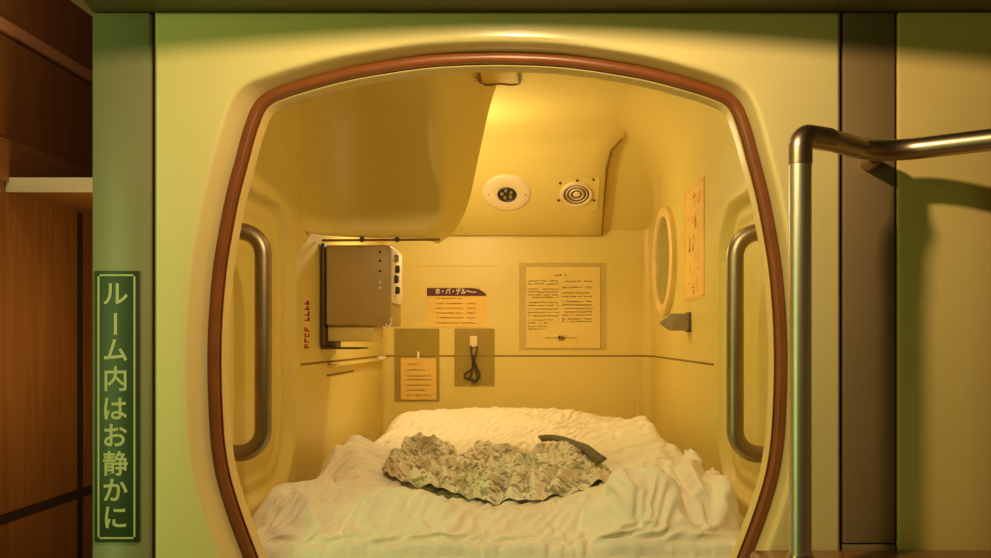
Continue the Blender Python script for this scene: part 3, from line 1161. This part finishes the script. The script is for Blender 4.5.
rfold([(60, 235), (62, 190), (95, 170), (120, 200)], 0.018, 0.036)
rfold([(115, 130), (160, 85), (235, 88), (300, 135)], 0.020, 0.040)
rfold([(135, 160), (205, 145), (265, 175), (300, 215)], 0.016, 0.036)
rfold([(130, 240), (165, 205), (225, 205), (265, 245)], 0.015, 0.034)
rfold([(150, 265), (210, 240), (275, 262), (320, 285)], 0.014, 0.028)
rfold([(270, 215), (320, 235), (375, 250), (400, 285)], 0.014, 0.032)
rfold([(315, 175), (370, 195), (420, 215), (440, 260)], 0.014, 0.030)
rfold([(350, 150), (430, 165), (510, 195)], 0.016, 0.030)
rfold([(440, 255), (480, 215), (540, 195), (600, 240)], 0.017, 0.038)
rfold([(545, 245), (600, 205), (640, 200), (668, 245)], 0.014, 0.034)
rfold([(660, 225), (700, 180), (760, 160), (805, 195)], 0.016, 0.036)
rfold([(725, 230), (770, 190), (830, 175), (880, 215)], 0.015, 0.034)
rfold([(540, 165), (600, 140), (680, 150), (730, 140)], 0.018, 0.030)
rfold([(370, 110), (440, 90), (520, 85), (620, 95)], 0.024, 0.030)
rfold([(640, 90), (700, 80), (760, 100), (820, 150)], 0.018, 0.030)
rfold([(420, 285), (520, 270), (640, 262), (800, 262)], 0.014, 0.026)
rfold([(440, 305), (560, 295), (700, 280), (850, 275)], 0.013, 0.024)
rfold([(700, 250), (800, 235), (900, 235), (960, 245)], 0.016, 0.026)
rfold([(90, 150), (105, 120), (150, 120)], 0.014, 0.028)
rfold([(470, 140), (520, 125), (560, 145)], 0.014, 0.026)
rfold([(850, 190), (900, 205), (945, 232)], 0.014, 0.024)
rfold([(250, 110), (300, 100), (330, 140)], 0.014, 0.032)


def robe_h(x, y):
    wx, wy = x + 0.007 * fbm(x, y, 14, 5.0), (y + 0.014 * fbm(x, y, 12, 8.0)) * YS
    best, second = 0.0, 0.0
    for pts, w_, hgt, xa_, xb_, ya_, yb_ in FOLDS:
        if xa_ < wx < xb_ and ya_ < wy < yb_:
            d, t_ = seg_dist(wx, wy, pts)
            if d < w_:
                q_ = hgt * (1 - (d / w_) ** 2) ** 0.75 * min(1.0, 0.35 + 3 * t_, 0.35 + 3 * (1 - t_))
                if q_ > best:
                    best, second = q_, best
                elif q_ > second:
                    second = q_
    return 0.007 + 1.12 * best + 0.1 * second + 0.0022 * fbm(x, y, 45, 21.0)


nxr, nyr = int((bx1_ - bx0_) / h_) + 1, int((by1_ - by0_) / h_) + 1


def rim_dist(x, y):
    d, _ = seg_dist(x, y, rp + [rp[0]])
    return d if inside(x, y) else -d


cells, RV, RF_, RUV = {}, [], [], []
keep = {}
for k_ in range(nyr + 1):
    for i in range(nxr + 1):
        x, y = bx0_ + i * h_, by0_ + k_ * h_
        keep[(i, k_)] = rim_dist(x, y) + 0.022 * fbm(x, y, 9, 91.0)


def rvert(i, k_):
    if (i, k_) not in cells:
        x, y = bx0_ + i * h_, by0_ + k_ * h_
        e_ = max(0.0, min(1.0, (keep[(i, k_)] + 0.004) / 0.03))
        hh_ = robe_h(x, y) * sqrt(1 - (1 - e_) ** 2)
        x2 = x + 0.010 * fbm(x, y, 12, 45.0) * e_
        y2 = y - 0.5 * max(0, hh_ - 0.012) + 0.012 * fbm(x, y, 12, 47.0) * e_
        cells[(i, k_)] = len(RV)
        RV.append((x2, y2, duvet_z(x2, y2) + 0.003 + hh_ - 0.004 * (1 - e_) ** 4))
        RUV.append((x * 2.4 + hh_ * 1.5, y * 2.0 + hh_ * 3))
    return cells[(i, k_)]


for k_ in range(nyr):
    for i in range(nxr):
        if min(keep[(i, k_)], keep[(i + 1, k_)], keep[(i, k_ + 1)], keep[(i + 1, k_ + 1)]) > -0.004:
            RF_.append((rvert(i, k_), rvert(i + 1, k_), rvert(i + 1, k_ + 1), rvert(i, k_ + 1)))
# relax a little so that the folds read as cloth
nb = [set() for _ in RV]
for f_ in RF_:
    for a in range(4):
        nb[f_[a]].add(f_[(a + 1) % 4])
        nb[f_[(a + 1) % 4]].add(f_[a])
rvv = [Vector(v) for v in RV]
for _ in range(1):
    rvv = [v * 0.5 + sum((rvv[q_] for q_ in nb[i]), Vector()) * (0.5 / len(nb[i])) if len(nb[i]) == 4 else v for i, v in enumerate(rvv)]
cnt = {}
for f_ in RF_:
    for a in range(4):
        e_ = tuple(sorted((f_[a], f_[(a + 1) % 4])))
        cnt[e_] = cnt.get(e_, 0) + 1
rn = {}
for e_, n_ in cnt.items():
    if n_ == 1:
        rn.setdefault(e_[0], []).append(e_[1])
        rn.setdefault(e_[1], []).append(e_[0])
for _ in range(8):
    new_ = {v: rvv[v] * 0.4 + sum((rvv[q_] for q_ in l_), Vector()) * (0.6 / len(l_)) for v, l_ in rn.items()}
    for v, p_ in new_.items():
        rvv[v] = p_
rvv = [tuple(v) for v in rvv]
mb = MB().add(rvv, RF_)
rb = thing('robe', 'crumpled cotton robe with a grey-green print heaped on the duvet', 'robe', (cxr, cyr, 0.66))
ro = mb.build('cloth', M['robe'], rb, angle=180, flip='keep')
uv = ro.data.uv_layers.new(name='UVMap')
for lp_ in ro.data.loops:
    uv.data[lp_.index].uv = RUV[lp_.vertex_index]
sub = ro.modifiers.new('smooth', 'SUBSURF')
sub.levels = sub.render_levels = 1
ROBT = BVHTree.FromPolygons([Vector(v) for v in rvv], RF_)


def top_z(x, y):
    h = ROBT.ray_cast(Vector((x, y, 1.2)), Vector((0, 0, -1)))
    return max(h[0].z if h[0] else 0, duvet_z(x, y))


def strip(name, pix, w, lift):
    pts = catmull([bed_at(*p) for p in pix], 8)
    L, R_ = [], []
    for i, p in enumerate(pts):
        a, b = pts[max(i - 1, 0)], pts[min(i + 1, len(pts) - 1)]
        t = Vector((b[0] - a[0], b[1] - a[1], 0)).normalized()
        n = Vector((-t.y, t.x, 0))
        z = max(duvet_z(p[0] + n.x * w * q_, p[1] + n.y * w * q_) for q_ in (-0.5, 0, 0.5))
        for lst, s_ in ((L, 1), (R_, -1)):
            q = Vector((p[0], p[1], 0)) + n * s_ * w / 2
            lst.append((q.x, q.y, z + lift + (0.012 if s_ > 0 else 0)))
    for _ in range(30):
        for lst in (L, R_):
            for i in range(1, len(lst) - 1):
                lst[i] = (lst[i][0], lst[i][1], (lst[i - 1][2] + 2 * lst[i][2] + lst[i + 1][2]) / 4)
    m = MB().grid([L, R_])
    o = m.build(name, M['band'], rb, flip='keep')
    o.modifiers.new('thickness', 'SOLIDIFY').thickness = 0.005


strip('collar_band', [(540, 443), (553, 442), (567, 445), (580, 455), (592, 466), (603, 475)], 0.018, 0.012)

# ------------------------------------------------------------------ chrome rail and step
hr = thing('handrail', 'chrome tube handrail bending across the brown post', 'handrail', (0.431, -0.19, 0.62))
RR = 0.0160
ry, rx, rz = -0.19, 0.431, 1.2365
path = [(rx, ry, 0.618), (rx, ry, 1.20)]
MB().tube(path, RR * 0.97, 28).build('upright', M['chrome'], hr)
el = rounded_path([(rx, ry, 1.196), (rx, ry, rz), (rx + 0.05, ry + 0.034, rz + 0.001)], 0.042, 14)
MB().tube(el, RR * 1.05, 28).build('elbow', M['elbow'], hr)
a = Vector((rx + 0.045, ry + 0.031, rz + 0.001))
pth = rounded_path([a, (0.585, -0.062, rz), (0.80, -0.225, rz), (1.5, -0.225, rz)], 0.06, 12)
MB().tube(pth, RR, 28).build('cross_tube', M['elbow'], hr)
MB().tube([(0.585, -0.055, rz - 0.004), (0.592, 0.0025, rz - 0.004)], 0.013, 20).build('wall_mount', M['elbow'], hr)
MB().lathe([(0.0, 0.0), (0.0175, 0.0), (0.0185, 0.004), (0.0185, 0.03), (0.0175, 0.034), (0, 0.034)], (rx, ry, 0.617), (0, 0, 1), 28).build('collar', M['elbow'], hr)

stp = thing('step', 'varnished brown step below the handrail and the brown post', 'step', (0.8, -0.15, 0.6))
MB().box((0.40, -0.27, 0.585), (2.0, -0.001, 0.617), 0.012, 4).build('tread', M['step'], stp)
MB().box((0.43, -0.24, -0.7), (0.47, -0.20, 0.587), 0.003).build('leg', M['step'], stp)
MB().box((1.5, -0.24, -0.7), (1.54, -0.20, 0.587), 0.003).build('leg', M['step'], stp)

# ------------------------------------------------------------------ the hall around
struct(MB().box((-1.25, -3.2, -0.75), (2.3, 3.2, -0.7)).build('floor_hall', M['hall_floor'], smooth=False))
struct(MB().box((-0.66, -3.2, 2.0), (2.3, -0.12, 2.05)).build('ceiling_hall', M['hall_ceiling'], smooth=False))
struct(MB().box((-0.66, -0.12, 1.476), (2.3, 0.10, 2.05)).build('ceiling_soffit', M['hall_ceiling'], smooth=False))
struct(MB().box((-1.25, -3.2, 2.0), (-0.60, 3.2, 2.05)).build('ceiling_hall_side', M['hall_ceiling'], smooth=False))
struct(MB().box((-1.25, -3.2, -0.7), (-1.2, 3.2, 2.05)).build('wall_hall_left', M['wall_wood'], smooth=False))
struct(MB().box((-1.25, -3.25, -0.7), (2.3, -3.2, 2.05)).build('wall_hall_rear', M['hall_wall'], smooth=False))
struct(MB().box((2.2, -3.2, -0.7), (2.25, 0.1, 2.05)).build('wall_hall_right', M['hall_wall'], smooth=False))
struct(MB().box((-1.25, 3.15, -0.7), (-0.60, 3.2, 2.05)).build('wall_hall_end', M['wall_wood'], smooth=False))
struct(MB().box((-0.66, 0.14, -0.7), (-0.62, 3.2, 2.05)).build('wall_hall_inner', M['wall_wood'], smooth=False))
# trims on the hall's left wall
WX = -1.2
struct(MB().box((WX, -1, 1.677), (WX + 0.012, 3.1, 1.707), 0.002).build('trim_3', M['trim_wood']))
struct(MB().box((WX, -1, 1.325), (WX + 0.010, 3.1, 1.427), 0.002).build('trim_4', M['mid_wood']))
struct(MB().box((WX, -1, 0.514), (WX + 0.0015, 3.1, 0.538)).build('trim_5', M['dark'], smooth=False))
yj = 1.26 * F / (VX - 79.5) + CY
struct(MB().box((WX, yj - 0.016, -0.7), (WX + 0.002, yj + 0.016, 1.30)).build('trim_6', M['dark'], smooth=False))
sh = at(60, 178, 2.3)
shelf = thing('shelf', 'wooden hall shelf with a bright white front edge', 'shelf', (-0.95, sh.y, 1.303))
MB().box((WX, sh.y, 1.303), (-0.665, 2.2, 1.336), 0.002).build('shelf_board', M['wall_wood'], shelf)
MB().box((WX + 0.001, sh.y - 0.006, 1.302), (-0.665, sh.y, 1.3365), 0.001).build('shelf_edge', M['board'], shelf)

# ------------------------------------------------------------------ lights
def light(name, kind, loc, power, col, **kw):
    l = bpy.data.lights.new(name, kind)
    l.energy = power
    l.color = col
    for k_, v_ in kw.items():
        if k_ != 'target':
            setattr(l, k_, v_)
    o = bpy.data.objects.new(name, l)
    COL.objects.link(o)
    o.location = loc
    if 'target' in kw:
        o.rotation_euler = (Vector(kw['target']) - Vector(loc)).to_track_quat('-Z', 'Y').to_euler()
    return o


light('capsule_lamp', 'POINT', (-0.19, 1.32, 1.36), 6.9, (1.0, 0.82, 0.48), shadow_soft_size=0.05)
light('capsule_front_fill', 'POINT', (0.12, 0.38, 1.53), 1.5, (1.0, 0.82, 0.48), shadow_soft_size=0.05)  # added fill without a fixture, lifts housing front, left wall and bed front
light('hall_downlight', 'SPOT', (0.02, -0.55, 1.505), 21.5, (1.0, 0.72, 0.36), spot_size=math.radians(166.0), spot_blend=0.0, shadow_soft_size=0.02)
light('hall_tube', 'AREA', (-1.12, -0.95, 0.95), 6.0, (0.64, 1.0, 0.26), shape='RECTANGLE', size=0.12, size_y=1.3, target=(-0.2, 0, 0.8))
light('hall_side_lamp', 'POINT', (-0.78, 0.75, 0.95), 5.0, (1.0, 0.66, 0.22), shadow_soft_size=0.06)
light('hall_corner_fill', 'POINT', (-0.93, 0.25, 1.8), 6.0, (1.0, 0.70, 0.42), shadow_soft_size=0.05)  # added light without a fixture, brightens the upper trim and shelf edge

w = bpy.data.worlds.new('World')
w.use_nodes = True
w.node_tree.nodes['Background'].inputs[0].default_value = (0.9, 0.8, 0.4, 1)
w.node_tree.nodes['Background'].inputs[1].default_value = 0.02
S.world = w

# ------------------------------------------------------------------ camera
cam = bpy.data.cameras.new('Camera')
cam.sensor_width = 36
cam.lens = 36 * F / 991
cam.shift_x = -(VX - 495.5) / 991
cam.shift_y = (VY - 279) / 991
cam.clip_start = 0.01
co = bpy.data.objects.new('Camera', cam)
COL.objects.link(co)
co.location = (CX, CY, CZ)
co.rotation_euler = (math.radians(90), 0, 0)
S.camera = co

S.view_settings.view_transform = 'Standard'
S.view_settings.look = 'None'
S.view_settings.gamma = 1
S.view_settings.exposure = 0.0
S.view_settings.use_curve_mapping = False
S.cycles.use_denoising = True
S.cycles.max_bounces = 10
S.cycles.diffuse_bounces = 6
